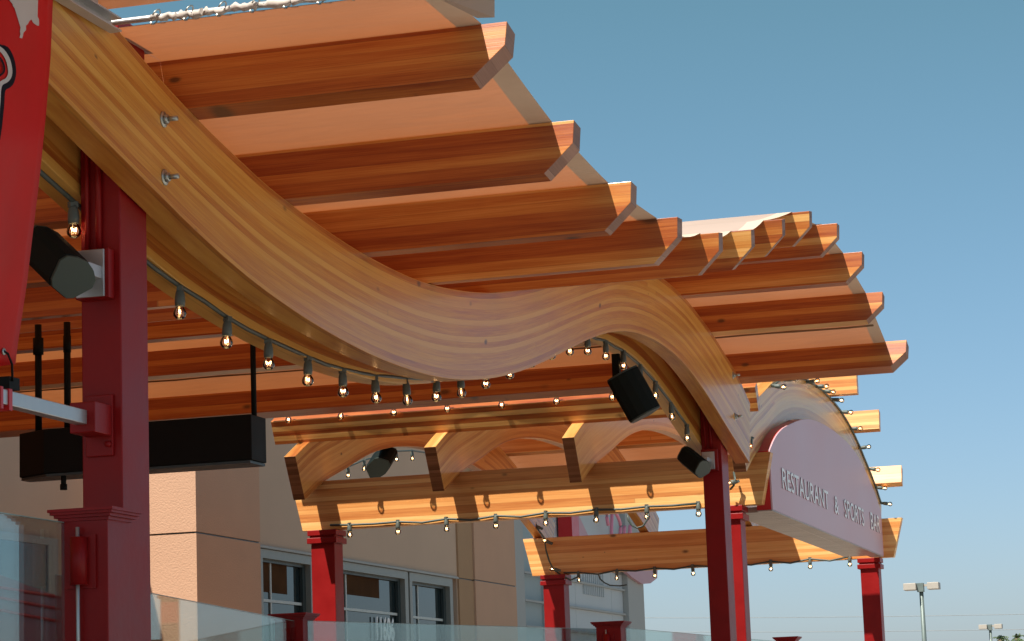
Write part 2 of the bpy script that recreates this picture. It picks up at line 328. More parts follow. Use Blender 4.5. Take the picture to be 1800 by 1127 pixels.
def curved_beam(bot, top, x0, x1, name, parent, mat, vspan=None):
    b = spline(bot, .12); t = spline(top, .12); n = 170
    def res(c):
        L = [0]
        for p, q in zip(c, c[1:]): L.append(L[-1]+(q-p).length)
        out = []; j = 0
        for k in range(n+1):
            s = L[-1]*k/n
            while j < len(L)-2 and L[j+1] < s: j += 1
            f = (s-L[j])/(L[j+1]-L[j]); out.append(c[j].lerp(c[j+1], f))
        return out, L[-1]
    B, lb = res(b); T, lt = res(t); mb = MB(); W = abs(x1-x0)
    for k in range(n):
        u0, u1 = lb*k/n, lb*(k+1)/n
        h = ((T[k]-B[k]).length+(T[k+1]-B[k+1]).length)/2
        h0 = vspan or .60
        a0, a1, c0, c1 = B[k], B[k+1], T[k], T[k+1]
        P = lambda x, q: (x, q.x, q.y)
        mb.add([P(x1, a0), P(x1, a1), P(x1, c1), P(x1, c0)], [(0, 1, 2, 3)], [[(u0, 0), (u1, 0), (u1, h0), (u0, h0)]])
        mb.add([P(x0, a0), P(x0, a1), P(x0, c1), P(x0, c0)], [(3, 2, 1, 0)], [[(u0+3, h0), (u1+3, h0), (u1+3, 0), (u0+3, 0)]])
        # under and over faces show one single board: keep v inside one lamination
        mb.add([P(x0, a0), P(x0, a1), P(x1, a1), P(x1, a0)], [(0, 1, 2, 3)], [[(u0+9, .004), (u1+9, .004), (u1+9, .030), (u0+9, .030)]])
        mb.add([P(x0, c0), P(x0, c1), P(x1, c1), P(x1, c0)], [(3, 2, 1, 0)], [[(u0+15, .004), (u1+15, .004), (u1+15, .030), (u0+15, .030)][::-1]])
    for k in (0, n):
        a, c = B[k], T[k]; mb.add([(x0, a.x, a.y), (x1, a.x, a.y), (x1, c.x, c.y), (x0, c.x, c.y)], [(0, 1, 2, 3)], [[(0, 0), (.15, 0), (.15, .6), (0, .6)]], 1)
    return mb.build(name, [mat, M['endgrain']], parent, bevel=.004)
beamA = curved_beam(BOT, TOP, -4.955, -4.80, 'wavy_beam', pergola, M['glulam'])
beamA['label'] = 'outer wavy laminated beam with bolt ends'
beamB = curved_beam(BOT, TOP, -5.34, -5.185, 'wavy_beam', pergola, M['glulam'])

def bolt(x, y, z, parent):
    mb = MB(); R = Matrix.Rotation(pi/2, 3, 'Y')
    mb.lathe([(0, 0), (.040, 0), (.040, .006), (0, .006)], 16, o=(x, y, z), M=R)
    mb.lathe([(0, .005), (.024, .005), (.024, .026), (0, .026)], 6, o=(x, y, z), M=R)
    mb.lathe([(0, .02), (.013, .02), (.013, .075), (0, .075)], 10, o=(x, y, z), M=R)
    return mb.build('bolt', M['zinc'], parent)
for y, z in ((10.861, 2.999), (10.866, 2.71), (25.525, 3.60), (25.53, 3.162)): bolt(-4.80, y, z, beamA)

def red_post(x0, x1, y0, y1, z0, z1, parent, name='post'):
    mb = MB().box(x0, x1, y0, y1, z0, z1); return mb.build(name, M['red'], parent, bevel=.006)
post1 = red_post(-5.178, -4.970, 10.72, 11.03, 0, 3.505, pergola)
post2 = red_post(-5.178, -4.970, 25.546, 25.90, 0, 3.78, pergola)
for p, yy in ((post1, 10.72), (post2, 25.546)):
    mb = MB()
    for cx, r in ((-5.135, .012), (-5.075, .016)):
        mb.tube([(cx, yy-.018, 2.28 if yy < 20 else 2.79), (cx, yy-.018, 3.2 if yy < 20 else 3.7)], r, 8)
        mb.box(cx-.024, cx+.024, yy-.04, yy+.0, (2.3 if yy < 20 else 2.78)-.03, (2.3 if yy < 20 else 2.78)+.02)
    mb.build('conduit', M['red'], p)
    pl = MB().box(-5.175, -5.00, yy-.07, yy-.003, (2.10 if yy < 20 else 2.60), (2.34 if yy < 20 else 2.83)).build('junction_box', M['red'], p, bevel=.004)
# red gusset on the near post that takes the banner arm
gm = MB().box(-5.15, -5.01, 10.70, 10.717, 1.345, 1.64).box(-5.145, -5.015, 10.52, 10.70, 1.44, 1.585)
gm.build('arm_bracket', M['red'], post1, bevel=.004)
bolt_m = MB().lathe([(0, 0), (.016, 0), (.016, .02), (0, .02)], 6, o=(-5.03, 10.70, 1.40), M=Matrix.Rotation(pi/2, 3, 'X'))
bolt_m.build('bolt', M['red'], post1); bolt_m = MB().lathe([(0, 0), (.02, 0), (.02, .016), (0, .016)], 6, o=(-5.08, 10.52, 1.51), M=Matrix.Rotation(pi/2, 3, 'X'))
bolt_m.build('bolt', M['red'], post1)

TS = spline(TOP, .1); TSl = [(p.x, p.y) for p in TS]
JO = [(3.3, 3.55, -3.14), (4.6, 3.86, -3.14), (5.9, 3.98, -3.14), (7.2, 3.96, -3.14), (8.5, 3.78, -3.14), (9.86, 3.44, -3.14), (11.163, 3.125, -3.136), (12.483, 2.922, -3.145), (13.751, 2.843, -3.13), (15.064, 2.874, -3.133), (16.474, 3.035, -3.138), (17.66, 3.27, -3.12), (19.08, 3.615, -3.12), (20.5, 3.955, -3.12), (21.8, 4.10, -3.08), (23.04, 4.06, -3.037), (24.473, 3.91, -3.05), (25.812, 3.615, -3.0)]
JH, JT = .285, .145
joists = []
for i, (y, z, xe) in enumerate(JO):
    s = (interp(TSl, y+.35)-interp(TSl, y-.2))/.55; th = math.atan(s)
    ty, tz = cos(th), sin(th); ny, nz = -sin(th), cos(th)
    T = JT if i < 17 else .18
    h = JH+random.uniform(-.004, .004)
    def P(x, t, n, y=y, z=z, ty=ty, tz=tz, ny=ny, nz=nz): return (x, y+t*ty+n*ny, z+t*tz+n*nz)
    xl = -16.38
    sec = [(xl, 0), (xe-.17, 0), (xe-.008, .155), (xe, h), (xl, h)]
    n = len(sec); vs = [P(x, 0, q) for x, q in sec]+[P(x, T, q) for x, q in sec]
    fs = [list(range(n)), list(range(n, 2*n))[::-1]]
    uv = [[(x+i*3.1, q) for x, q in sec], [(x+i*3.1+1, q) for x, q in sec][::-1]]
    for k in range(n):
        j = (k+1) % n; L = math.dist(sec[k], sec[j])
        fs.append([k, n+k, n+j, j])
        if k in (0, 3): uv.append([(sec[k][0], .01), (sec[k][0], .05), (sec[j][0], .05), (sec[j][0], .01)])
        else: uv.append([(0+i, sec[k][1]), (T+i, sec[k][1]), (T+i, sec[j][1]), (0+i, sec[j][1])])
    o = MB().add(vs, fs, uv); o.mi[3] = o.mi[4] = 1; o = o.build('joist', [M['joist'], M['sawn']], pergola, bevel=.003)
    joists.append(dict(y=y, z=z, xe=xe, top0=Vector(P(0, 0, h)), top1=Vector(P(0, T, h)), th=th))

# canvas over the joists: one sagging sheet between each pair, with a turned hem at the outer edge
def canvas(a, b, xr, sag, xl=-16.35, name='canvas_panel', wob=0.0, hemw=.13, n=8, xr2=None):
    nx = 40; hem = MB(); mb = MB(); xr2 = xr if xr2 is None else xr2
    def pt(s, t):
        xR = xr+(xr2-xr)*t
        x = xR+(xl-xR)*s
        p = a.lerp(b, t); e = max(0., 1-(xR-x)/1.2)
        z = p.z-4*sag*t*(1-t)*(1+.35*sin(x*1.7+a.y*3))
        return (x, p.y, z)
    S = [0]+[hemw/(xr-xl)]+[hemw/(xr-xl)+(1-hemw/(xr-xl))*((k/nx)**1.6) for k in range(1, nx+1)]
    for si in range(len(S)-1):
        tgt = hem if si == 0 else mb
        for k in range(n):
            tgt.add([pt(S[si], k/n), pt(S[si+1], k/n), pt(S[si+1], (k+1)/n), pt(S[si], (k+1)/n)], [(0, 1, 2, 3)], None, 0, True)
    o = mb.build(name, M['canvas'], pergola); h = hem.build('hem', M['hem'], o); return o
XR = -3.27
for i in range(len(joists)-1):
    if i == 5: continue
    a, b = joists[i], joists[i+1]
    xr = XR if i < 14 else XR+.05
    A = a['top0']+Vector((0, .0, .006)); B = (b['top1'] if i == len(joists)-2 else b['top0'])+Vector((0, 0, .006))
    canvas(A, B, xr, .008 if i not in (9, 10, 11) else .05)
for a, b, tt in ((joists[16], joists[17], .62), (joists[15], joists[16], .5), (joists[9], joists[10], .55)):
    P0 = a['top0'].lerp(b['top0'], tt); pts = []
    xx = XR
    while xx > -16.2: pts.append((xx, P0.y+random.uniform(-.012, .012), P0.z-.012+random.uniform(-.004, .004))); xx -= .28
    MB().tube(pts, .013, 6).build('canvas_seam', M['seam'], pergola)
# laced end of the first panel, round a rod, and the next panel towards the street
rodY, rodZ = 10.57, 3.425
_A = Vector((0, rodY+.02, rodZ-.02)); _B = joists[6]['top0']+Vector((0, 0, .006)); _P = _A.lerp(_B, (11.036-_A.y)/(_B.y-_A.y))
canvas(_A, _B, XR, 0, xl=-4.972)
canvas(_A, _B, -5.181, 0, hemw=.002)
canvas(_P, _B, -4.9725, 0, xl=-5.1805, hemw=.002)
fl = [(-3.32, 3.37), (-3.0, 3.37), (-3.0, 3.215), (-3.09, 3.228)]
MB().add([(x, 10.52+.02*(k & 1), z) for k, (x, z) in enumerate(fl)], [(0, 1, 2, 3)]).build('corner_flap', M['hem'], pergola)
canvas(Vector((0, 9.86, 3.74)), Vector((0, rodY-.075, rodZ+.045)), -2.98, .01, xr2=-3.0)
rod = MB().tube([(-5.0, rodY, rodZ), (-15, rodY, rodZ)][::-1]+[(-3.25, rodY, rodZ)], .016, 8).build('lacing_rod', M['alu'], pergola)
sl_ = MB(); x = -4.72
while x < -3.3:
    L = random.uniform(.12, .22)
    pts = [(x+L*k/6, rodY-.012+random.uniform(-.008, .008), rodZ-.004+random.uniform(-.01, .01)) for k in range(7)]
    sl_.tube(pts, [.017+random.uniform(-.006, .008) for _ in pts], 8); x += L+.01
sl_.build('laced_hem', M['lace'], pergola)
for k in range(9):
    xx = -4.70+k*.17; rg = MB()
    pts = [(xx+.02*sin(a), rodY-.034*cos(a)-.01, rodZ+.034*sin(a)) for a in [2*pi*j/12 for j in range(11)]]
    rg.tube(pts, .0042, 6).build('lacing_ring', M['zinc'], pergola)

# ------------------------------------------------------------------ entry arbour
arb = thing('entry_arbor', (-7.8, 33.3, 0), 'entrance arbour with arched rafters on two straight laminated beams behind the pergola', 'arbor')
def crossbeam(y0, y1, z0, z1, xl0, xl1, xr0, xr1):
    sec = [(xl0, z0), (xr0, z0), (xr1, z1), (xl1, z1)]
    vs = [(x, y0, z) for x, z in sec]+[(x, y1, z) for x, z in sec]
    fs = [(0, 1, 2, 3), (7, 6, 5, 4), (0, 4, 5, 1), (1, 5, 6, 2), (2, 6, 7, 3), (3, 7, 4, 0)]
    uv = [[(x, z) for x, z in sec], [(x+5, z) for x, z in sec][::-1], [(xl0, .01), (xl0, .03), (xr0, .03), (xr0, .01)],
          [(0, z0), (.17, z0), (.17, z1), (0, z1)], [(xr1, .01), (xr1, .03), (xl1, .03), (xl1, .01)], [(0, z1), (.17, z1), (.17, z0), (0, z0)]]
    return MB().add(vs, fs, uv).build('cross_beam', M['beam'], arb, bevel=.004)
crossbeam(28.3, 28.47, 2.465, 3.065, -10.735, -10.87, -5.06, -4.925)
crossbeam(38.3, 38.47, 2.40, 3.0, -10.62, -10.76, -4.84, -4.68)
AB = [(27.66, 2.785), (28.3, 3.045), (29.17, 3.30), (29.74, 3.475), (30.35, 3.63), (31.0, 3.745), (31.6, 3.815), (32.3, 3.87), (33.3, 3.895)]
AB = AB+[(66.6-y, z) for y, z in AB[::-1][1:]]
ABs = spline(AB, .1)
def offs(c, d):
    out = []
    for i, p in enumerate(c):
        t = (c[min(i+1, len(c)-1)]-c[max(0, i-1)]).normalized(); out.append((p.x-t.y*d, p.y+t.x*d))
    return out
AT = offs(ABs, .58)[::4]; AT[0] = (27.37, 3.28); AT[-1] = (66.6-27.37, 3.28)
for xr in (-10.454, -8.706, -7.034, -5.10):
    ar = curved_beam(AB, AT, xr-.145, xr, 'arched_rafter', arb, M['arch'], .58)
# straight joists sitting on the arches, square to their slope
def arch_top(y): return interp(AT, y)
for y, xl, xe in ((27.93, -10.90, -4.965), (30.05, -10.9, -4.72), (32.2, -10.9, -4.72), (34.35, -10.9, -4.70), (36.5, -10.9, -4.70), (38.62, -10.9, -4.68)):
    th = math.atan((arch_top(y+.12)-arch_top(y-.12))/.24)+(.12 if y < 29 else 0); z = arch_top(y)+.002
    mb = MB(); c = []
    for x in (xl, xe):
        for t in (-.0725, .0725):
            for n_ in (0, .30): c.append((x, y+t*cos(th)-n_*sin(th), z+t*sin(th)+n_*cos(th)))
    fs = [(0, 1, 3, 2), (4, 6, 7, 5), (0, 4, 5, 1), (2, 3, 7, 6), (0, 2, 6, 4), (1, 5, 7, 3)]
    uvs = []
    for k, f in enumerate(fs):
        if k < 2: uvs.append([(.14*(i & 2 > 0), .3*(i & 1)) for i in f])
        elif k < 4: uvs.append([(c[i][0], .3*(i & 1)) for i in f])
        else: uvs.append([(c[i][0], .01+.03*((i >> 1) & 1)) for i in f])
    mb.add(c, fs, uvs).build('joist', M['joist'] if y < 31 else M['beam'], arb, bevel=.003)
# canvas over the left three arches
ct = [(y, arch_top(y)+.31) for y in (30.05, 32.2, 34.35, 36.5, 38.55)]
for (ya, za), (yb, zb) in zip(ct, ct[1:]):
    mb = MB(); X0, X1 = -10.8, -6.72
    for k in range(6):
        for j in range(12):
            def q(a, b): t = b/6; x = X0+(X1-X0)*a/12; return (x, ya+(yb-ya)*t, za+(zb-za)*t-.10*t*(1-t))
            mb.add([q(j, k), q(j+1, k), q(j+1, k+1), q(j, k+1)], [(0, 1, 2, 3)], None, 0, True)
    mb.build('canvas_panel', M['canvas'], arb)
# posts with two moulding bands
def entry_post(x0, x1, y0, y1, zt):
    p = red_post(x0, x1, y0, y1, -.2, zt, arb)
    cm = MB().box(x0-.035, x1+.035, y0-.035, y1+.035, zt-.07, zt-.002).box(x0-.012, x1+.012, y0-.012, y1+.012, zt-.095, zt-.07).box(x0-.04, x1+.04, y0-.04, y1+.04, zt-.165, zt-.095)
    cm.build('capital', M['red'], p, bevel=.006); return p
entry_post(-10.61, -10.31, 28.25, 28.55, 2.465)
entry_post(-5.60, -5.31, 28.25, 28.55, 2.465)
entry_post(-10.42, -10.08, 38.2, 38.52, 2.40)
entry_post(-5.35, -5.07, 38.2, 38.50, 2.40)

# ------------------------------------------------------------------ restaurant sign
sign = thing('restaurant_sign', (-5.06, 33.3, 2.41), 'arched lilac grey sign with raised RESTAURANT & SPORTS BAR lettering and red edges', 'sign')
SB = [(28.475, 3.10), (28.9, 3.29), (29.376, 3.44), (29.951, 3.56), (30.904, 3.725), (31.892, 3.83), (33.3, 3.875), (35.0, 3.83), (36.2, 3.68), (37.2, 3.43), (38.1, 3.09)]
Ss = spline(SB, .15); poly = [(28.475, 2.41)]+[(p.x, p.y) for p in Ss]+[(38.1, 2.41)]
MB().prism([(y, z) for y, z in poly], 0, -5.15, -4.985).build('sign_body', M['signred'], sign)
MB().prism([(y, z) for y, z in poly], 0, -4.983, -4.965).build('sign_face', M['sign'], sign)
MB().box(-5.50, -5.155, 28.6, 37.6, 2.395, 2.46, long=0).build('soffit_board', M['soffit'], sign, bevel=.004)
MB().box(-5.15, -4.97, 28.48, 38.09, 2.396, 2.407, long=0).build('soffit_strip', M['soffit'], sign)
BOLD = [0.]
def text_mesh(txt, size, ext):
    cu = bpy.data.curves.new('t', 'FONT'); cu.body = txt; cu.size = size; cu.extrude = ext; cu.resolution_u = 3; cu.offset = BOLD[0]*size
    o = bpy.data.objects.new('t', cu); SC.collection.objects.link(o); bpy.context.view_layer.update()
    dg = bpy.context.evaluated_depsgraph_get(); me = bpy.data.meshes.new_from_object(o.evaluated_get(dg))
    bpy.data.objects.remove(o); bpy.data.curves.remove(cu); return me
def text_w(txt, size):
    me = text_mesh(txt+'I', size, 0); x = max(v.co.x for v in me.vertices); bpy.data.meshes.remove(me)
    me = text_mesh('I', size, 0); x -= max(v.co.x for v in me.vertices); bpy.data.meshes.remove(me); return x
def letters(txt, x, y0, y1, z0, h, mat, parent, ext=.02, back=None):
    """lettering on a wall facing +X, reading towards +Y, one mesh per letter"""
    size = h/.70; W = text_w(txt, size); sc = (y1-y0)/W
    for i, ch in enumerate(txt):
        if ch == ' ': continue
        me = text_mesh(ch, size, ext); off = text_w(txt[:i], size) if i else 0
        for v in me.vertices:
            a, b, c = v.co; v.co = (x+c+ext, y0+(a+off)*sc, z0+b)
        me.materials.clear(); me.materials.append(mat)
        if back:
            me.materials.append(back)
            for p in me.polygons:
                if abs(p.normal.x) < .5 or True:
                    pass
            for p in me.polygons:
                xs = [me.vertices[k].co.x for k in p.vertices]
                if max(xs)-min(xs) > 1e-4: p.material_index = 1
        me.name = 'letter'
        o = bpy.data.objects.new('letter', me); SC.collection.objects.link(o); o.parent = parent; o.matrix_parent_inverse = parent.matrix_world.inverted()
BOLD[0] = .008
letters('RESTAURANT', -4.965, 29.15, 32.75, 2.72, .245, M['letter'], sign, .005, M['lettershade'])
letters('&', -4.965, 33.25, 33.62, 2.72, .245, M['letter'], sign, .005, M['lettershade'])
letters('SPORTS', -4.965, 34.15, 36.1, 2.73, .25, M['letter'], sign, .005, M['lettershade'])
letters('BAR', -4.965, 36.75, 37.8, 2.74, .255, M['letter'], sign, .005, M['lettershade'])

# ------------------------------------------------------------------ string lights
def bulb_meshes():
    s = MB(); s.lathe([(0, .115), (.017, .115), (.02, .105), (.024, .09), (.027, .055), (.025, .032), (.0, .030)], 12)
    s.box(-.02, .02, -.014, .014, .108, .135)
    g_ = MB(); g_.lathe([(.012, .036), (.020, .028), (.030, .012), (.034, -.004), (.032, -.018), (.022, -.030), (.010, -.036), (0, -.037)], 14)
    f = MB(); pts = [(-.012, 0, .012), (-.010, .0, -.004), (-.005, 0, .006), (0, 0, -.004), (.005, 0, .006), (.010, 0, -.004), (.012, 0, .012)]
    f.tube(pts, .0028, 5)
    return s, g_, f
_bm = None
def string_lights(label, cable, bulbs, group, tilt=None, scale=1.08, drop=.12, cr=.014):
    """cable: 3-D points; bulbs: (bulb centre, hang direction or None)"""
    global _bm
    t = thing('string_lights', cable[0], label, 'string lights', group)
    MB().tube(cable, cr, 7).build('cable', M['cable'], t)
    if _bm is None:
        a, b, c = bulb_meshes(); _bm = [a.build('socket', M['socket'], None), b.build('glass_bulb', M['bulb'], None), c.build('filament', M['fil'], None)]
        protos = _bm; _bm = [o.data for o in protos]
        for o in protos: bpy.data.objects.remove(o)
    for i, (c, dr) in enumerate(bulbs):
        dr = Vector(dr) if dr else Vector((0, 0, -1))
        dr = (dr+Vector((random.uniform(-.06, .06), random.uniform(-.06, .06), 0))).normalized()
        q = (-dr).to_track_quat('Z', 'Y')
        if i == i: q = q @ Matrix.Rotation(random.uniform(-.5, .5), 3, 'Z').to_quaternion()
        s = bpy.data.objects.new('socket', _bm[0]); SC.collection.objects.link(s)
        s.parent = t; s.matrix_parent_inverse = t.matrix_world.inverted()
        s.matrix_world = Matrix.Translation(Vector(c)) @ q.to_matrix().to_4x4() @ Matrix.Scale(scale, 4)
        for k, nm in ((1, 'glass_bulb'), (2, 'filament')):
            o = bpy.data.objects.new(nm, _bm[k]); SC.collection.objects.link(o); o.parent = s
    return t
GL = 'strings of clear filament bulbs'
# along the inner wavy beam
bp_ = [(10.856, 2.488), (11.49, 2.372), (12.133, 2.274), (12.779, 2.204), (13.417, 2.165), (14.064, 2.148), (14.695, 2.154), (15.336, 2.19), (15.993, 2.252), (16.654, 2.354), (17.267, 2.457), (17.91, 2.60), (18.585, 2.76), (19.25, 2.94), (19.9, 3.09), (20.52, 3.21), (21.158, 3.299), (21.842, 3.345), (22.533, 3.345), (23.211, 3.302), (23.867, 3.22), (24.604, 3.09), (25.315, 2.943)]
bp_ = [(y*.983, z*.983) for y, z in bp_]; bp_ = [(8.85, 2.81), (9.45, 2.69), (10.06, 2.575)]+bp_
cb = []
for i, (y, z) in enumerate(bp_):
    cb.append((-5.195, y, z+.145))
    if i < len(bp_)-1:
        y2, z2 = bp_[i+1]; cb.append((-5.19, (y+y2)/2, (z+z2)/2+.145-.004+random.uniform(-.010, .008)))
string_lights('string of clear glowing bulbs following the underside of the inner wavy beam', [Vector(p) for p in cb], [((-5.19, y, z), None) for y, z in bp_], GL, scale=1.06, cr=.013)
def straight_string(label, y, x0, x1, n, z, sag=.03, extra=None, drop=.12, scale=1.08):
    xs = [x0+(x1-x0)*i/(n-1) for i in range(n)]; zz = lambda x: z[0]+(z[1]-z[0])*(x-x0)/(x1-x0)
    cab = [(x0-.25, y, zz(x0)+drop+.01)]; bl = []
    for i, x in enumerate(xs):
        bl.append(((x, y, zz(x)), None)); cab.append((x, y, zz(x)+drop))
        if i < n-1: cab.append(((x+xs[i+1])/2, y, (zz(x)+zz(xs[i+1]))/2+drop-sag+random.uniform(-.015, .015)))
    return string_lights(label, cab, bl, GL, scale=scale)
def px_x(px, py, Y): return atY(px, py, Y)
# in front of the first arbour joist
A_ = atY(507, 738, 27.66); B_ = atY(1076, 698, 27.66)
straight_string('string of bulbs hanging in front of the first arbour joist, between pergola and arches', 27.66, A_.x, B_.x, 7, (A_.z, B_.z), 0.0, scale=1.2)
A_ = atY(615, 940, 28.27); B_ = atY(1228, 903, 28.27)
straight_string('string of bulbs hanging below the front straight beam of the arbour', 28.27, A_.x, B_.x, 8, (A_.z, B_.z), .02)
A_ = atY(1018, 1020, 38.27); B_ = atY(1494, 992, 38.27)
straight_string('string of bulbs hanging below the rear straight beam of the arbour', 38.27, A_.x, B_.x, 8, (A_.z, B_.z), .04)
# along the top of the outer arch, bulbs pointing outwards
ys = [29.6, 30.5, 31.4, 32.3, 33.1, 33.7, 34.45, 35.3, 36.2, 37.0, 37.9, 38.6, 39.1]
cab = []; bl = []
for k, y in enumerate(ys):
    zt = arch_top(y)-.03
    cab.append((-5.085, y, zt)); bl.append(((-4.95, y, zt-.02), (1, .0, random.uniform(-.25, .1))))
    if k < len(ys)-1: ym = (y+ys[k+1])/2; cab.append((-5.085, ym, arch_top(ym)-.035))
string_lights('string of bulbs pointing outwards along the crown of the outer arch above the sign', cab, bl, GL)
# far arch-following string beside the wall, seen through the first arch
pts = [(34.2, 3.66), (34.927, 3.84), (35.657, 4.01), (36.525, 4.17), (37.229, 4.30), (38.044, 4.39), (38.9, 4.43)]
string_lights('string of bulbs rising near the building wall, seen through the left arch', [(-12.5, y, z+.13) for y, z in pts], [((-12.5, y, z), None) for y, z in pts[1:]], GL)
# loose end hanging over the rear beam
c_ = [atY(936, 905, 38.0), atY(945, 930, 38.05), atY(957, 946, 38.2), atY(960, 968, 38.2), atY(965, 985, 38.2), atY(972, 1000, 38.2), atY(985, 1010, 38.2), atY(1003, 1020, 38.15), atY(1018, 1013, 38.2)]
string_lights('loose dangling string end with three bulbs over the left end of the rear arbour beam', c_, [(atY(939, 924, 38.1), (-.6, -.3, .3)), (atY(957, 950, 38.1), (-.6, -.5, .3)), (atY(970, 1000, 38.1), (-.8, -.5, .2))], GL)
c_ = [atY(1290, 830, 28.2), atY(1292, 842, 28.15), atY(1290, 853, 28.15), atY(1284, 860, 28.2)]
string_lights('short cable tail with one bulb on the right end of the front arbour beam', c_, [(atY(1281, 849, 28.1), (-.5, -.5, -.1))], GL)
c_ = [atY(1316, 775, 28.0), atY(1318, 772, 28.1), atY(1324, 770, 28.2)]
string_lights('single bulb tail beside the red upper corner of the sign', c_, [(atY(1318, 784, 28.0), (0, -.5, -.6))], GL)
# loose loop of dark cable hanging from the front beam
lp = [atY(x, y, 28.2) for x, y in ((1103, 905), (1105, 915), (1111, 924), (1120, 928), (1130, 925), (1137, 915), (1141, 903))]
t = MB().tube(lp, .012, 6).build('cable_loop', M['cable']); t['label'] = 'dark spare cable loop under the front arbour beam'; t['category'] = 'cable'
lp = [atY(x, y, 38.2) for x, y in ((1052, 1010), (1055, 1018), (1062, 1024), (1072, 1029), (1090, 1030), (1102, 1028))]
t = MB().tube(lp, .012, 6).build('cable_loop', M['cable']); t['label'] = 'dark spare cable hanging in a curve under the rear arbour beam'; t['category'] = 'cable'

# ------------------------------------------------------------------ speakers
def speaker(label, loc, zax, xax, L, W, D, cat='speaker'):
    """zax: long axis (towards the visible end cap); xax: direction the grille faces"""
    t = thing('speaker', loc, label, cat, 'outdoor speakers on the patio structures')
    z = Vector(zax).normalized(); x = (Vector(xax)-z*Vector(xax).dot(z)).normalized(); y = z.cross(x)
    R = Matrix((x, y, z)).transposed()
    def T(p): return Vector(loc)+R @ Vector(p)
    sec = [(-D/2, -W*.22), (-D*.38, -W*.34), (D*.10, -W*.5), (D*.30, -W*.44), (D*.44, -W*.24), (D*.5, 0), (D*.44, W*.24), (D*.30, W*.44), (D*.10, W*.5), (-D*.38, W*.34), (-D/2, W*.22)]
    n = len(sec)
    def pr(z0, z1, k, split=None):
        vs = [T((p*k, q*k, z0)) for p, q in sec]+[T((p*k, q*k, z1)) for p, q in sec]
        fs = [[i, (i+1) % n, n+(i+1) % n, n+i] for i in range(n)]+[list(range(n))[::-1], list(range(n, 2*n))]
        return MB().add(vs, fs)
    pr(-L/2+.012, L/2-.012, 1).build('cabinet', M['speaker'], t, bevel=.003)
    pr(L/2-.011, L/2+.004, .97).build('end_cap', M['spkcap'], t, bevel=.003)
    pr(-L/2-.004, -L/2+.011, .97).build('end_cap', M['spkcap'], t, bevel=.003)
    return t
def speaker_bracket(t, lo, hi):
    MB().box(*[v for p in zip(lo, hi) for v in p]).build('mounting_plate', M['alu'], t, bevel=.003)
s1 = speaker('black speaker tilted beside the banner on the near red post', tuple(atY(101, 460, 10.40)), (.68, -.36, -.58), (.3, .1, .4), .31, .27, .20)
MB().box(-5.165, -5.018, 10.635, 10.648, 2.105, 2.335).box(-5.10, -5.03, 10.50, 10.636, 2.19, 2.25).build('mounting_plate', M['alu'], s1, bevel=.003)
s3 = speaker('small black speaker mounted low on the far red pergola post', tuple(atY(1220, 812, 25.2)), (.68, -.36, -.58), (.3, .1, .4), .29, .26, .19)
MB().box(-5.165, -5.03, 25.46, 25.473, 2.615, 2.80).box(-5.12, -5.07, 25.3, 25.46, 2.69, 2.73).build('mounting_plate', M['alu'], s3, bevel=.003)
s2 = speaker('large black speaker hanging tilted under the hump of the inner wavy beam', tuple(atY(1113, 694, 22.0)), (.44, .10, -.9), (.35, -.9, .15), .44, .33, .26)
MB().box(-5.29, -5.22, 22.1, 22.16, 3.0, 3.40).build('hanger', M['black'], s2)
s4 = speaker('black speaker hanging inside the left arch of the arbour', (-10.62, 31.0, 3.56), (.1, .75, .6), (.1, -.6, -.8), .30, .44, .26)
MB().box(-10.65, -10.60, 31.05, 31.1, 3.6, 3.8).build('hanger', M['black'], s4)

# ------------------------------------------------------------------ patio heater
ht = thing('patio_heater', (-7.3, 16.2, 2.07), 'long black ceiling heater hung on rods behind the near red post', 'heater')
foot = [(-8.30, 16.15), (-8.03, 16.0), (-6.435, 16.0), (-6.435, 16.28), (-8.30, 16.28)]
MB().prism(foot, 2, 1.915, 2.235).build('housing', M['black'], ht, bevel=.006)
MB().prism([(a*.995-.036 if a < -7 else a-.02, b+.02) for a, b in foot], 2, 1.895, 1.914).build('reflector_rim', M['framed'], ht)
for x in (-8.13, -7.9, -6.46):
    MB().tube([(x, 16.12, 2.235), (x, 16.12, 3.02)], .026 if x < -7 else .021, 8).tube([(x, 16.12, 2.80), (x, 16.12, 2.92)], .04 if x == -8.13 else .03, 8).build('hanging_rod', M['black'], ht)
MB().tube([(-7.90, 16.05, 1.915), (-7.90, 16.05, 1.80)], .020, 8).tube([(-7.90, 16.05, 1.835), (-7.90, 16.05, 1.795)], .027, 8).build('gas_nipple', M['black'], ht)

# ------------------------------------------------------------------ banner and its arms
ba = thing('banner_arm', (-4.72, 10.2, 3.28), 'galvanised channel arm holding the top of the red banner', 'bracket', 'banner arms on the near post')
chn = MB()
for a, b, c, d in ((-4.78, -4.72, 3.262, 3.270), (-4.78, -4.772, 3.270, 3.322), (-4.78, -4.72, 3.322, 3.330)): chn.box(a, b, 8.7, 10.22, c, d)
chn.build('channel', M['alu'], ba)
MB().box(-4.772, -4.735, 9.95, 10.0, 3.331, 3.42).box(-4.97, -4.735, 9.95, 10.0, 3.42, 3.44).build('bracket_tab', M['alu'], ba)
bb = thing('banner_arm', (-5.08, 10.5, 1.51), 'pale aluminium bar holding the bottom of the red banner', 'bracket', 'banner arms on the near post')
MB().box(-5.115, -5.055, 8.9, 10.52, 1.478, 1.545).build('bar', M['alu'], bb, bevel=.004)
MB().box(-5.122, -5.048, 9.73, 9.76, 1.455, 1.552).build('red_strap', M['signred'], bb)
MB().box(-5.122, -5.048, 9.655, 9.675, 1.455, 1.552).build('red_strap', M['signred'], bb)

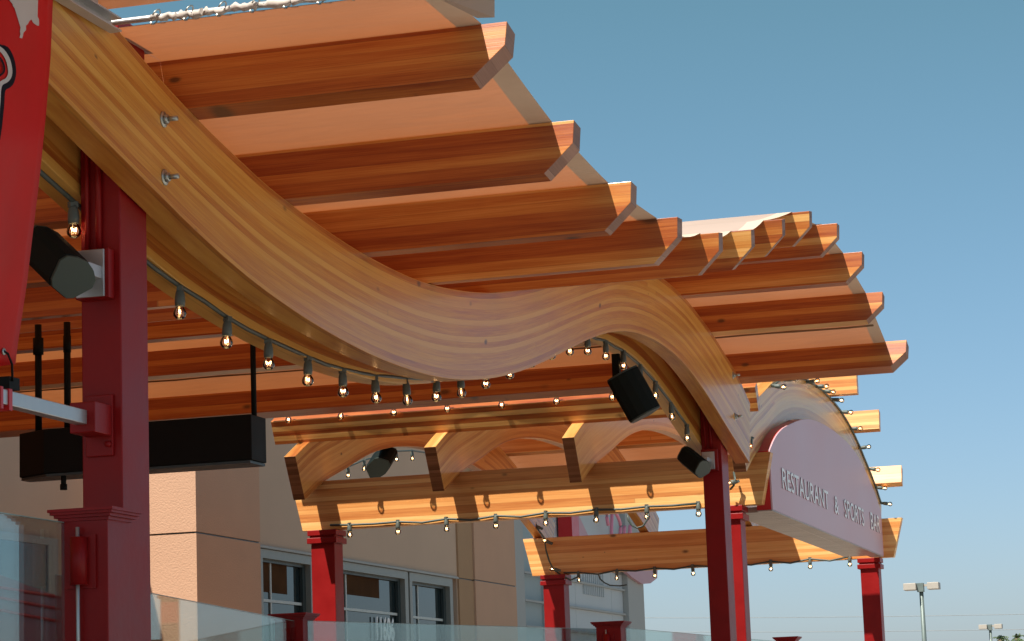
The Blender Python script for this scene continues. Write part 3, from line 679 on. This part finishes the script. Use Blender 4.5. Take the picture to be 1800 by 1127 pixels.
for q in (ba, bb):
    mw_ = q.matrix_world.copy(); q.parent = pergola; q.matrix_parent_inverse = pergola.matrix_world.inverted(); q.matrix_world = mw_
    for k_ in ('category', 'group'): del q[k_]
bn = thing('banner', (-4.9, 9.4, 1.7), 'hanging red vinyl banner with white and navy print at the left edge', 'banner')
EDGE = [(0, 92), (100, 88), (200, 80), (300, 70), (400, 58), (500, 46), (560, 37), (600, 31), (640, 26)]
def edge_x(py): return interp(EDGE, py)
def ban(px, py, off=0.0):
    t = max(-.15, min(1.05, py/640)); X = -4.715-.03*t-.31*max(0., t-.38)/.62+.006*sin(px*.06+py*.01)+off
    return atX(px, py, X)
gb = MB(); rows = [-60+k*20 for k in range(36)]; cols_ = 14
def ban_row(py):
    e = edge_x(min(max(py, 0), 640)) if py >= 0 else 92
    return [ban(e-150*(k/cols_), py-20*(k/cols_)*(-1 if py > 600 else 0)) for k in range(cols_+1)]
R0 = [ban_row(min(py, 640)) for py in rows]
for a in range(len(rows)-1):
    for k in range(cols_):
        gb.add([R0[a][k], R0[a][k+1], R0[a+1][k+1], R0[a+1][k]], [(0, 1, 2, 3)], None, 0, True)
o = gb.build('vinyl_sheet', M['banner'], bn); sm = o.modifiers.new('solid', 'SOLIDIFY'); sm.thickness = .003
def print_poly(pts, name, mat, off):
    # subdivide as fan of triangles, slightly proud of the sheet
    bm = bmesh.new(); vs = [bm.verts.new(ban(x, y, off)) for x, y in pts]; f = bm.faces.new(vs)
    bmesh.ops.triangulate(bm, faces=[f]); me = bpy.data.meshes.new(name); bm.to_mesh(me); bm.free(); me.materials.append(mat)
    ob = bpy.data.objects.new(name, me); SC.collection.objects.link(ob); ob.parent = bn; ob.matrix_parent_inverse = bn.matrix_world.inverted(); return ob
def stroke(path, wd, name, mat, off):
    mb = MB()
    P2 = spline(path, 4)
    for i in range(len(P2)-1):
        a, b = P2[i], P2[i+1]
        def nr(j):
            t = (P2[min(j+1, len(P2)-1)]-P2[max(0, j-1)]).normalized(); return Vector((-t.y, t.x))*wd/2
        na, nb = nr(i), nr(i+1)
        mb.add([ban(*(a+na), off), ban(*(b+nb), off), ban(*(b-nb), off), ban(*(a-na), off)], [(0, 1, 2, 3)])
    return mb.build(name, mat, bn)
rs = random.Random(3)
def rough(pts, amp=1.6, step=4):
    out = []
    for (a, b), (c, d) in zip(pts, pts[1:]+pts[:1]):
        n = max(1, int(math.dist((a, b), (c, d))/step))
        for k in range(n): out.append((a+(c-a)*k/n+rs.uniform(-amp, amp), b+(d-b)*k/n+rs.uniform(-amp, amp)))
    return out
print_poly(rough([(14, -8), (66, -8), (60, 8), (63, 24), (69, 34), (68, 44), (60, 43), (54, 34), (48, 42), (43, 56), (38, 69), (34, 68), (35, 54), (42, 38), (43, 26), (36, 16), (26, 14), (18, 4)]), 'white_splash_print', M['bwhite'], .006)
stroke([(-14, 70), (-2, 84), (10, 88), (19, 106), (22, 128), (17, 146), (4, 156), (1, 185), (-2, 215), (-6, 245)], 13, 'letter_outline_print', M['bblack'], .005)
stroke([(-14, 78), (0, 86), (8, 94), (15, 108), (18, 128), (13, 140), (0, 150), (-3, 180), (-6, 215), (-10, 240)], 7.5, 'letter_fill_print', M['bwhite'], .008)
stroke([(-12, 98), (-2, 100), (6, 112), (7, 126), (-2, 134)], 3.5, 'letter_inner_print', M['bblack'], .011)
gp = ban(7, 618, .008)
MB().lathe([(.007, -.003), (.015, -.003), (.017, 0), (.015, .003), (.007, .003)], 14, o=gp, M=Matrix.Rotation(pi/2, 3, 'Y')).build('grommet', M['zinc'], bn)
zt = [gp, atX(14, 622, -5.02), atX(21, 640, -5.02), atX(22, 670, -5.04)]
MB().tube(zt, .0055, 6).box(-5.125, -5.045, atX(4, 700, -5.08).y, atX(22, 700, -5.08).y, 1.55, 1.605).build('tie', M['black'], bn)

# ------------------------------------------------------------------ glass railing
rail = thing('glass_railing', (-6.5, 20, 0), 'patio glass railing with capped red steel posts along the terrace edge', 'railing')
def rail_post(x0, y0, w_, d_, zt=1.05):
    p = MB().box(x0, x0+w_, y0, y0+d_, 0, zt-.03).build('rail_post', M['red'], rail, bevel=.004)
    cp = MB()
    for k, (e, a, b) in enumerate(((.010, -.055, -.04), (.024, -.04, -.026), (.038, -.026, -.014), (.046, -.014, 0))):
        cp.box(x0-e, x0+w_+e, y0-e, y0+d_+e, zt+a, zt+b-.0004)
    cp.build('cap', M['red'], p)
    cl = MB(); xc = x0+w_*.44
    cl.tube([(xc, y0-.028, zt-.345), (xc, y0-.028, zt-.13)], .040, 16).box(xc-.075, xc+.075, y0-.012, y0-.002, zt-.36, zt-.12)
    cl.build('clamp', M['red'], p)
    MB().tube([(xc-.005, y0-.03, 0.02), (xc-.005, y0-.03, zt-.085)], .009, 8).build('steel_rod', M['alu'], p)
    return p
rail_post(-5.035, 10.2, .23, .235)
rail_post(-7.90, 20.1, .26, .26)
rail_post(-6.22, 24.8, .26, .26)
rail_post(-5.62, 32.0, .24, .24)
def pane(p, q, z0, z1, th=.012):
    p, q = Vector(p), Vector(q); d_ = (q-p).normalized(); n_ = Vector((-d_.y, d_.x))*th/2
    mb = MB(); c = [p+n_, q+n_, q-n_, p-n_]
    vs = [(a.x, a.y, z) for z in (z0, z1) for a in c]
    mb.add(vs, [(0, 1, 5, 4), (2, 3, 7, 6), (3, 0, 4, 7), (1, 2, 6, 5), (3, 2, 1, 0)])
    o = mb.build('glass_panel', M['glass'], rail)
    e = MB().add([(a.x, a.y, z) for z in (z1+.0005, z1+.004) for a in c], [(0, 1, 5, 4), (2, 3, 7, 6), (3, 0, 4, 7), (1, 2, 6, 5), (4, 5, 6, 7), (3, 2, 1, 0)]).build('top_edge', M['glassedge'], o)
    return o
pane((-5.02, 6.6), (-5.02, 10.19), .08, .99)
pane((-6.55, 13.2), (-7.72, 20.09), .08, .98)
pane((-7.63, 20.2), (-6.23, 24.9), .08, .98)
pane((-5.95, 25.0), (-5.52, 31.99), .08, .98)

# ------------------------------------------------------------------ added panel standing in for a reflection in the glass, bottom left
rfl = thing('reflection_standin', (-8, 13.5, 0), 'added mauve panel with thin red lines imitating a reflection in the bottom left glass', 'reflection stand-in')
_v = [atX(x, y, -8.0) for x, y in ((-90, 978), (0, 1010), (60, 1033), (112, 1050), (118, 1190), (-90, 1190))]
_n = len(_v)
MB().add([(-8.0, p.y, p.z) for p in _v]+[(-8.04, p.y, p.z) for p in _v], [list(range(_n)), list(range(_n, 2*_n))[::-1]]+[(i, (i+1) % _n, _n+(i+1) % _n, _n+i) for i in range(_n)]).build('reflection_sheet', M['mauve'], rfl)
for ya, yb in ((1033, 1050), (1051, 1071), (1073, 1093)):
    pa, pb = atX(-60, ya-(yb-ya)*.56, -7.985), atX(108, yb, -7.985)
    MB().tube([pa, pb], .011, 6).build('reflected_red_line', M['signred'], rfl)

# ------------------------------------------------------------------ restaurant building
bl_ = thing('restaurant_building', (-16, 40, -1.6), 'tan stucco restaurant building with pilasters and large windows behind the pergola', 'building')
XW = -15.5
MB().box(-26, -16.4, 3, 35.2, -1.6, 5.0).build('wall', M['stuccog'], bl_)
w_ = MB()
# window wall with openings cut out
OP = [(38.95, 41.22, 1.0, 2.99), (42.1, 46.47, 1.0, 2.99), (46.93, 49.42, 1.0, 2.97)]
HEAD = 3.17
w_.box(-24, XW, 37.62, 54.4, HEAD, 6.3); w_.box(-24, XW, 37.62, 54.4, -1.6, .85); w_.box(-24, XW, 49.9, 54.4, .85, HEAD)
w_.box(-24, -15.95, 37.62, 49.9, .85, HEAD)
w_.build('wall', M['stuccog'], bl_)
sf = MB().prism([(XW-.02, HEAD-.02), (XW+.05, HEAD-.02), (XW+.05, HEAD+.02), (XW-.02, HEAD+.04)], 1, 37.65, 49.9).build('window_head_flashing', M['whitegrey'], bl_)
for (a, b, z0, z1) in OP:
    fr_ = MB()
    x0, x1 = -15.62, -15.50
    A0 = a-.16 if a > 40 else a-.25; B0 = b+.20
    fr_.box(x0, x1, A0, a, .85, HEAD-.03).box(x0, x1, b, B0, .85, HEAD-.03).box(x0, x1, a, b, z1, HEAD-.03).box(x0, x1, a, b, .85, z0)
    wn_ = fr_.build('window', M['frame'], bl_)
    gk = MB(); gk.box(-15.66, -15.60, a, a+.05, z0, z1).box(-15.66, -15.60, b-.14, b, z0, z1).box(-15.66, -15.60, a+.05, b-.14, z1-.05, z1).build('gasket', M['framed'], wn_)
    MB().box(-15.70, -15.665, a, b, z0, z1).build('pane', M['pane'], wn_)
    if a < 46.5: MB().box(-15.664, -15.661, a+.05, b-(.75 if a < 40 else 1.1), z1-(.55 if a < 40 else .42), z1-.05).build('canopy_reflection', M['canopy_reflection'], wn_)  # dark strip stands in for the canopy reflected in the glass
    ym = a+(b-a)*.30
    MB().box(-15.66, -15.64, ym, ym+.05, z0, z1-.05).box(-15.6395, -15.63, a+.05, b-.14, z1-.72, z1-.67).build('reflection_bar', M['pale_reflection'], wn_)  # added pale bars imitate bright lines reflected in the pane
# window in the shaded wall left of the first pilaster
_p = atX(107, 958, -16.3); _q = atX(-40, 966, -16.3)
f2 = MB().box(-16.41, -16.34, _q.y, _p.y, _p.z-.02, _p.z+.09).box(-16.41, -16.34, atX(90, 1000, -16.3).y, _p.y-.0, .6, _p.z-.021)
f2 = f2.build('window', M['whitegrey'], bl_)
MB().box(-16.41, -16.36, _q.y, atX(90, 1000, -16.3).y-.01, .6, _p.z-.022).build('pane', M['tealpane'], f2)
# street number on the middle window
BOLD[0] = .022; _a = atX(657, 1084, -15.62); _b = atX(692, 1126, -15.62); num = letters('11606', -15.60, _a.y, _b.y, _b.z, _a.z-_b.z, M['number'], bl_, .004)
# pilasters with a reveal line, upper and lower blocks
def pilaster(x0, x1, y0, y1, zr, m, m2=None):
    a = MB().box(x0, x1, y0, y1, -1.6, zr-.014).build('pilaster_block', m, bl_)
    b = MB().box(x0, x1, y0, y1, zr+.014, 6.3).build('pilaster_block', m, bl_)
    c = MB().box(x0, x1-.03, y0+.03, y1, zr-.014, zr+.014).build('reveal', M['framed'], bl_)
pilaster(-16.3, -15.0, 34.98, 37.6, 3.13, M['stucco'])
pilaster(-15.8, -15.46, 49.95, 51.0, 3.17, M['stucco_shade'])  # shaded side of the pilaster, painted as a darker strip
pilaster(-15.8, -15.42, 51.01, 54.2, 3.18, M['stucco'])

# far pale building to the right with its red and pink sign
fb = thing('far_building', (-18, 60, -1.6), 'pale blue grey panelled building beyond the tan restaurant', 'building')
MB().box(-24, -15.5, 54.42, 55.2, -1.6, 6.9).build('corner_panel', M['whitegrey'], fb)
MB().box(-24, -15.7, 55.22, 57.4, -1.6, 6.9).build('recess_panel', plain('blue_grey_cladding', (.30, .36, .37), .6, vary=.03), fb)
for k, (a, b) in enumerate(((57.42, 60.2), (60.22, 64.0), (64.02, 65.3))):
    MB().box(-24, -15.6, a, b, -1.6, 4.0).build('wall_panel', M['white'], fb)
    MB().box(-24, -15.6, a, b, 4.02, 6.9).build('wall_panel', M['white'], fb)
MB().box(-24, -15.45, 65.32, 67.2, -1.6, 6.9).build('corner_pier', M['whitegrey'], fb)
for z in (3.55, 2.9, 2.3): MB().box(-15.6, -15.52, 55.3, 65.3, z, z+.05).build('cornice_strip', M['whitegrey'], fb)
lv = MB()
for k in range(11): lv.box(-15.6, -15.55, 61.0+k*.20, 61.07+k*.20, 3.3, 4.6)
lv.build('louvre', M['white'], fb)
fs_ = thing('shop_sign', (-15.4, 62, 4), 'pink and red shaped sign with script letters on the pale far building', 'sign')
lozenge = [(68.7, 4.6), (68.5, 4.05), (67.6, 3.86), (66.6, 3.80), (65.4, 3.93), (64.2, 4.13), (63.9, 4.6)]
MB().prism(lozenge, 0, -15.44, -15.34).build('sign_panel', M['pinkpanel'], fs_)
MB().box(-15.55, -15.2, 58.6, 59.3, 4.55, 5.6).build('red_fin', M['signred'], fs_)
MB().prism([(59.32, 4.55), (61.2, 4.55), (59.32, 5.5)], 0, -15.5, -15.35).build('pink_wing', M['pinkpanel'], fs_)
def script(path): return MB().tube([Vector((-15.3, y, z)) for y, z in [(p.x, p.y) for p in spline(path, .06)]], .048, 8).build('script_letter', M['pink'], fs_)
script([(62.75, 5.15), (62.65, 5.42), (63.0, 5.62), (63.6, 5.55), (64.1, 5.3), (64.05, 5.0), (63.75, 4.75), (63.5, 4.6)])
script([(63.25, 5.5), (63.1, 5.1), (63.0, 4.6)])
script([(64.6, 5.25), (64.5, 4.95), (64.7, 4.72), (65.0, 4.85), (65.25, 5.3), (65.2, 4.9), (65.3, 4.6)])

# ------------------------------------------------------------------ parking lot lamps, palms, wires
def lamp(label, base, ht_, s=1.0):
    t = thing('parking_lamp', base, label, 'street lamp', 'parking lot lamps in the distance')
    x, y, z = base
    MB().tube([(x, y, z), (x+.0, y, z+ht_*.5), (x, y, z+ht_)], [.13*s, .115*s, .09*s], 10).build('pole', M['lamppole'], t)
    MB().box(x-.16*s, x+.12*s, y-.2*s, y+.2*s, z+ht_-.35*s, z+ht_+.03*s).build('arm_block', M['lamppole'], t)
    for a, b in ((-.72, -.17), (.32, .82)):
        MB().box(x+a*s, x+b*s, y-.5*s, y+.3*s, z+ht_-.27*s, z+ht_+.03*s).build('lamp_head', M['lamphead'], t, bevel=.02)
    MB().box(x+.12*s, x+.32*s, y-.06, y+.06, z+ht_-.12*s, z+ht_-.02*s).build('arm', M['lamphead'], t)
    return t
lamp('nearer and taller twin-head parking lot lamp right of the sign', (-12.78, 110, -1.6), 7.25)
lamp('farther and smaller twin-head parking lot lamp at the right edge', (-15.3, 170, -1.6), 7.35, 1.0)
def palm(label, base, h, rng):
    t = thing('palm_tree', base, label, 'palm tree', 'distant palm trees')
    x, y, z = base
    MB().tube([(x, y, z), (x+.1, y, z+h*.5), (x, y, z+h)], [.28, .2, .16], 8).build('trunk', M['bark'], t)
    mb = MB()
    for k in range(20):
        an = rng.uniform(0, 2*pi); el = rng.uniform(-.7, 1.3); L = rng.uniform(.55, .95); p = Vector((x, y, z+h)); d = Vector((cos(an)*cos(el), sin(an)*cos(el), sin(el)))
        sd = d.cross(Vector((0, 0, 1))).normalized(); prev = p
        for j in range(1, 6):
            f = j/5; q = p+d*L*f+Vector((0, 0, -.55*L*f*f)); wd = .12*(1-abs(f-.5)*1.2)
            for s_ in (-1, 1):
                a = prev.lerp(q, .3); mb.add([prev, q, a+sd*s_*wd*2+Vector((0, 0, -.12))], [(0, 1, 2)])
            prev = q
    mb.build('crown', M['leaf'], t); return t
rg = random.Random(5)
palm('palm top left of the other one, in the bottom right corner', (-14.7, 170, -1.6), 6.35, rg)
palm('rightmost small palm top at the frame edge', (-13.55, 170, -1.6), 6.4, rg)
for k, (ya, yb) in enumerate(((1072, 1064), (1096, 1091), (1124, 1120))):
    Y = 300; P0 = atY(900, ya, Y); P1 = atY(1900, yb, Y); d_ = (P1-P0)
    pts = [P0+d_*(j/12*2.2-.6)-Vector((0, 0, 1.2*sin(pi*j/12))) for j in range(13)]
    o = MB().tube(pts, .035, 5).build('power_line', M['wire']); o['label'] = ('highest', 'middle', 'lowest')[k]+' of the faint overhead wires in the distance'; o['category'] = 'power line'; o['group'] = 'overhead wires'
